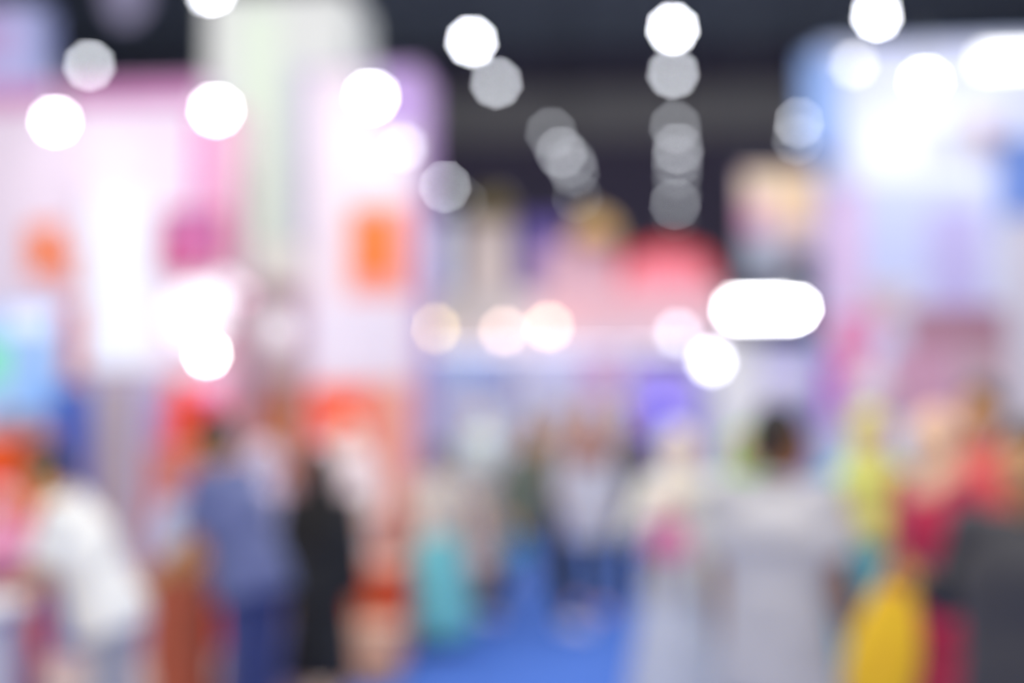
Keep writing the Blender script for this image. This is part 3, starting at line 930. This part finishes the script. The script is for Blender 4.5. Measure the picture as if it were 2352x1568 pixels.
    # ---- shoes
    for hp, kn, an, sg in ps.leg:
        bm = bmesh.new()
        capsule(bm, an + Vector((0, 0.035, -0.035)), an + Vector((0, -0.145, -0.048)), 0.044, 0.032, flat=(1.1, 0.9), side=(1, 0, 0))
        capsule(bm, an + Vector((0, 0.025, -0.02)), an + Vector((0, 0.01, 0.03)), 0.045, 0.043)
        capsule(bm, an + Vector((0, 0.03, -0.066)), an + Vector((0, -0.15, -0.066)), 0.045, 0.042, flat=(1.05, 0.27), side=(1, 0, 0))
        obj('shoe', fin(bm, ps, 0.009 * ps.k, 2), mat(shoes, 0.5), root, True)
    return root


HANG = {}
def arms(l=None, r=None):
    d = {}
    if l:
        d[1] = l
    if r:
        d[-1] = r
    return d


K = '#1d1a19'
# --- left group
person('child in a pink headscarf behind the white counter at the left edge', 8, 6.4, 40, 1.24, dict(), 'light', top='#8d4a80', sleeve='long', bottom='#8a4478', kind='dress', scarf='#f29cc0', drape=0.12, fem=False, hem=0.12)
person('person in a loose white shirt leaning left over the white counter', 262, 5.2, -82, 1.54,
       dict(lean=24, head=(0, 12), arms=arms(((0.05, -0.22, -1), (0.0, -0.92, -0.42)), ((-0.05, -0.3, -1), (0.0, -0.92, -0.42)))), 'tan', top='#fffaf0', sleeve='short', bottom='#b9b7bd', hair='#3a2c20', bulk=1.9, collar='#f2efe8')
person('short haired man in a navy polo shirt beside the white shirted person', 585, 5.9, -108, 1.62,
       dict(lean=19, head=(-8, 8), arms=arms(((0.12, -0.15, -1), (0.0, -0.75, -0.62)), ((-0.1, -0.25, -1), (0.0, -0.85, -0.5)))), 'tan', top='#626a98', sleeve='short', bottom='#3c467c', hair='#2e2418', collar='#7a82b4', bulk=2.0)
person('person in a pale lilac headscarf standing behind the navy polo man', 592, 6.9, -60, 1.43, dict(), 'light', top='#c9bedb', sleeve='long', bottom='#a592b0', kind='dress', scarf='#e2d6ea', drape=0.12)
person('person all in black with long dark hair right of the navy polo', 738, 6.5, 170, 1.42, dict(side=0), 'tan', top='#15161b', sleeve='long', bottom='#14151a', kind='dress', hair='#1b1712', long_hair=True, hem=0.42, flare=0.20, shoes='#8d6a50')
person('person in a white headscarf and cream dress behind the orange counter', 802, 9.25, 10, 1.50, dict(arms=arms(((0.14, -0.1, -1), (-0.1, -0.8, -0.55)), ((-0.14, -0.1, -1), (0.1, -0.8, -0.55)))), 'peach', top='#f0e2de', sleeve='long', bottom='#ece0e4', kind='dress', scarf='#f3e2e2', drape=0.22, voxel=0.008)
# --- middle of the aisle
person('dark haired girl in a cream top and long teal skirt near the tower', 1003, 9.4, -150, 1.34, dict(arms=arms(((0.2, -0.1, -1), (0.1, -0.3, -1)), ('reach', P(1104, 1236, 9.4)))), 'light', top='#e0d3c2', sleeve='short', bottom='#78cfd1', kind='skirt', hair='#3b3026', hem=0.10, flare=0.34, voxel=0.008)
person('woman in a mint headscarf and grey dress behind the teal skirted girl', 1102, 11.3, -20, 1.60, dict(), 'peach', top='#b9b2ae', sleeve='long', bottom='#aaa6a6', kind='dress', scarf='#e4f4ee', drape=0.14, bulk=1.6, voxel=0.008)
person('person in an olive grey shirt striding along the blue carpet', 1212, 10.35, 60, 1.56, dict(lean=4, swing=(26, -22), bend=(6, 14), arms=arms(((0.15, 0.3, -1), (0.05, 0.1, -1)), ('reach', P(1182, 1196, 10.05)))), 'tan', top='#68705f', sleeve='long', bottom='#1c2430', hair='#7c6a48', shoes='#f6f0fa', voxel=0.008, bulk=1.7)
person('person in a white tunic and brown headscarf walking up the aisle', 1352, 11.2, 8, 1.60, dict(swing=(9, -8), bend=(2, 6)), 'tan', top='#d6d3d8', sleeve='long', bottom='#3a4456', scarf='#a4664c', drape=0.10, shoes='#e0a8b4', voxel=0.008, topz=0.60, bulk=1.3)
person('bareheaded person in dark brown clothes right of the white tunic', 1434, 11.7, -10, 1.62, dict(swing=(-6, 8), bend=(5, 2)), 'light', top='#4b3f40', sleeve='long', bottom='#1c2340', hair='#7d5a48', shoes='#23294a', voxel=0.008)
person('person in brown standing half hidden between olive and white visitors', 1284, 12.6, 20, 1.58, dict(), 'tan', top='#8f6a50', sleeve='long', bottom='#2e3c66', hair='#6a5440', voxel=0.009)
# --- right group
person('woman in a long cream headscarf carrying a pink handbag', 1562, 6.5, 25, 1.52, dict(arms=arms(None, ('reach', P(1534, 1150, 6.15)))), 'peach', top='#e9e6dc', sleeve='long', bottom='#cdd0d8', kind='dress', scarf='#ece7d8', drape=0.36, flare=0.30, hem=0.16, bulk=1.5)
person('person in a bright green headscarf left of the black haired man', 1706, 7.6, 0, 1.48, dict(), 'light', top='#dfeadb', sleeve='long', bottom='#cfd6cf', kind='dress', scarf='#93cf5c', drape=0.02)
person('black haired man in a light grey shirt seen from behind', 1784, 4.8, 158, 1.625, dict(head=(-42, 6), arms=arms(((0.12, 0.02, -1), (0.02, -0.14, -1)), ((-0.22, 0.05, -1), (-0.10, -0.2, -1)))), 'brown', top='#cfcaca', sleeve='short', bottom='#6d6a74', hair='#231d1a', collar='#d4d0d0', bulk=1.9, topz=0.70)
person('woman in a lime yellow headscarf and teal dress', 1994, 6.45, 15, 1.60, dict(lean=3, arms=arms(None, ('reach', P(1946, 1190, 6.2)))), 'light', top='#19b4c4', sleeve='long', bottom='#3fb3c6', kind='dress', scarf='#dfe077', drape=0.24, bulk=1.3)
person('woman in a peach headscarf and crimson dress', 2158, 5.35, -60, 1.60, dict(lean=3, head=(10, 4), arms=arms(((0.1, 0.3, -1), (0.0, 0.15, -1)), None)), 'peach', top='#c22048', sleeve='long', bottom='#a81e40', kind='dress', scarf='#f2c3a2', drape=-1, bulk=1.9)
person('tall dark haired man in a coral shirt at the right', 2250, 6.1, -35, 1.72, dict(), 'tan', top='#e2605a', sleeve='short', bottom='#4a2f3a', hair='#2b211b', collar='#e2605a', bulk=1.2)
person('person in charcoal clothes holding a yellow bag at the right edge', 2372, 3.95, -28, 1.59, dict(lean=4, head=(-6, 4), arms=arms(None, ('reach', P(2068, 1302, 3.9)))), 'tan', top='#444246', sleeve='long', bottom='#2c2a36', hair='#3a2a20', bulk=2.2, topz=0.78)


# ---------------------------------------------------------------- things carried and near items
def tote(px, py0, py1, Y, w, d, col, label, handle=None, tilt=0.0, hand=None, cat='bag', name='tote_bag', strap=0.16, rz=0.0, group=None):
    a, b = P(px, py0, Y), P(px, py1, Y)
    h = a.z - b.z
    if hand:
        q = [v for (lb, sg), v in PALM.items() if lb.startswith(hand[0]) and sg == hand[1]][0]
        b = q - Matrix.Rotation(math.radians(tilt), 3, 'Y') @ Vector((0, 0, h + strap - 0.012))
    t = thing(name, label, cat, b, rz, group)
    t.rotation_euler.y = math.radians(tilt)
    bm = bmesh.new()
    n = 9
    prof = []
    seg = 28
    prev = None
    for j in range(n):
        f = j / (n - 1)
        wd = w / 2 * (0.72 + 0.34 * math.sin(math.pi * min(1, f * 0.9 + 0.12))) * (1 - 0.25 * f ** 3)
        dp = d / 2 * (1.0 - 0.75 * f ** 1.6)
        vs = []
        for i in range(seg):
            an = 2 * math.pi * i / seg
            cx, sy = math.cos(an), math.sin(an)
            e = 0.6
            vs.append(bm.verts.new((wd * math.copysign(abs(cx) ** e, cx), dp * math.copysign(abs(sy) ** e, sy), h * f)))
        if prev:
            for i in range(seg):
                bm.faces.new((prev[i], prev[(i + 1) % seg], vs[(i + 1) % seg], vs[i]))
        else:
            bm.faces.new(vs)
        prev = vs
    bm.faces.new(prev)
    obj('bag_body', bm, mat(col, 0.6, 'fabric'), t, True)
    for s in (-1, 1):
        pts = [(math.cos(math.pi * i / 10) * w * 0.22, s * d * 0.08, h - 0.01 + math.sin(math.pi * i / 10) * strap) for i in range(11)]
        obj('handle', tubebm(pts, 0.007, 8), mat(handle or col, 0.6, 'fabric'), t, True)
    return t


tote(1998, 1318, 1600, 3.9, 0.185, 0.12, '#ffc412', 'bright yellow carrier bag hanging before the crimson dress', strap=0.07, tilt=11, hand=('person in charcoal', -1))
tote(1532, 1205, 1290, 6.2, 0.19, 0.10, '#d4769e', 'pink handbag held against the pale dress', strap=0.10, name='handbag', hand=('woman in a long cream', -1))
t = plinth(346, 1302, 452, 6.45, 0.28, '#b4583e', 'low rust red plinth carrying the pale blue bag', top='#c0664a')
bag_top = max((t.matrix_basis @ Vector(v.co)).z for c in t.children for v in c.data.vertices)
t = tote(394, 1158, 1300, 6.58, 0.19, 0.12, '#c3cdea', 'pale blue bag between the white shirt and the navy polo', strap=0.10, name='shoulder_bag')
t.location.z = bag_top + 0.001
tote(1946, 1222, 1392, 5.2, 0.16, 0.10, '#48b2cc', 'turquoise bag behind the elbow of the grey shirted man', strap=0.08, name='handbag', hand=('woman in a lime', -1))
tote(1108, 1262, 1318, 9.4, 0.17, 0.10, '#d0b3ac', 'small beige bag in the hand of the teal skirted girl', strap=0.07, name='handbag', hand=('dark haired girl', -1))
tote(1180, 1214, 1268, 10.1, 0.17, 0.10, '#3f8fa6', 'small blue green bag carried by the striding person', strap=0.06, name='handbag', hand=('person in an olive', -1))

# white counter at the left edge
A = P(-70, 1415, 4.2)
t = thing('white_counter', 'white counter corner at the bottom left edge', 'counter', (A.x - 0.7, 4.18, 0.006))
obj('body', boxbm(-0.66, 0.66, 0.02, 0.42, 0.06, A.z - 0.04, bev=0.01), mat('#ece8ea', 0.5), t)
obj('counter_top', boxbm(-0.70, 0.70, 0.0, 0.45, A.z - 0.04, A.z, bev=0.01), mat('#f3efee', 0.4), t)
obj('kick_base', boxbm(-0.62, 0.62, 0.06, 0.40, 0.0, 0.06), mat('#6d6a70', 0.6), t)
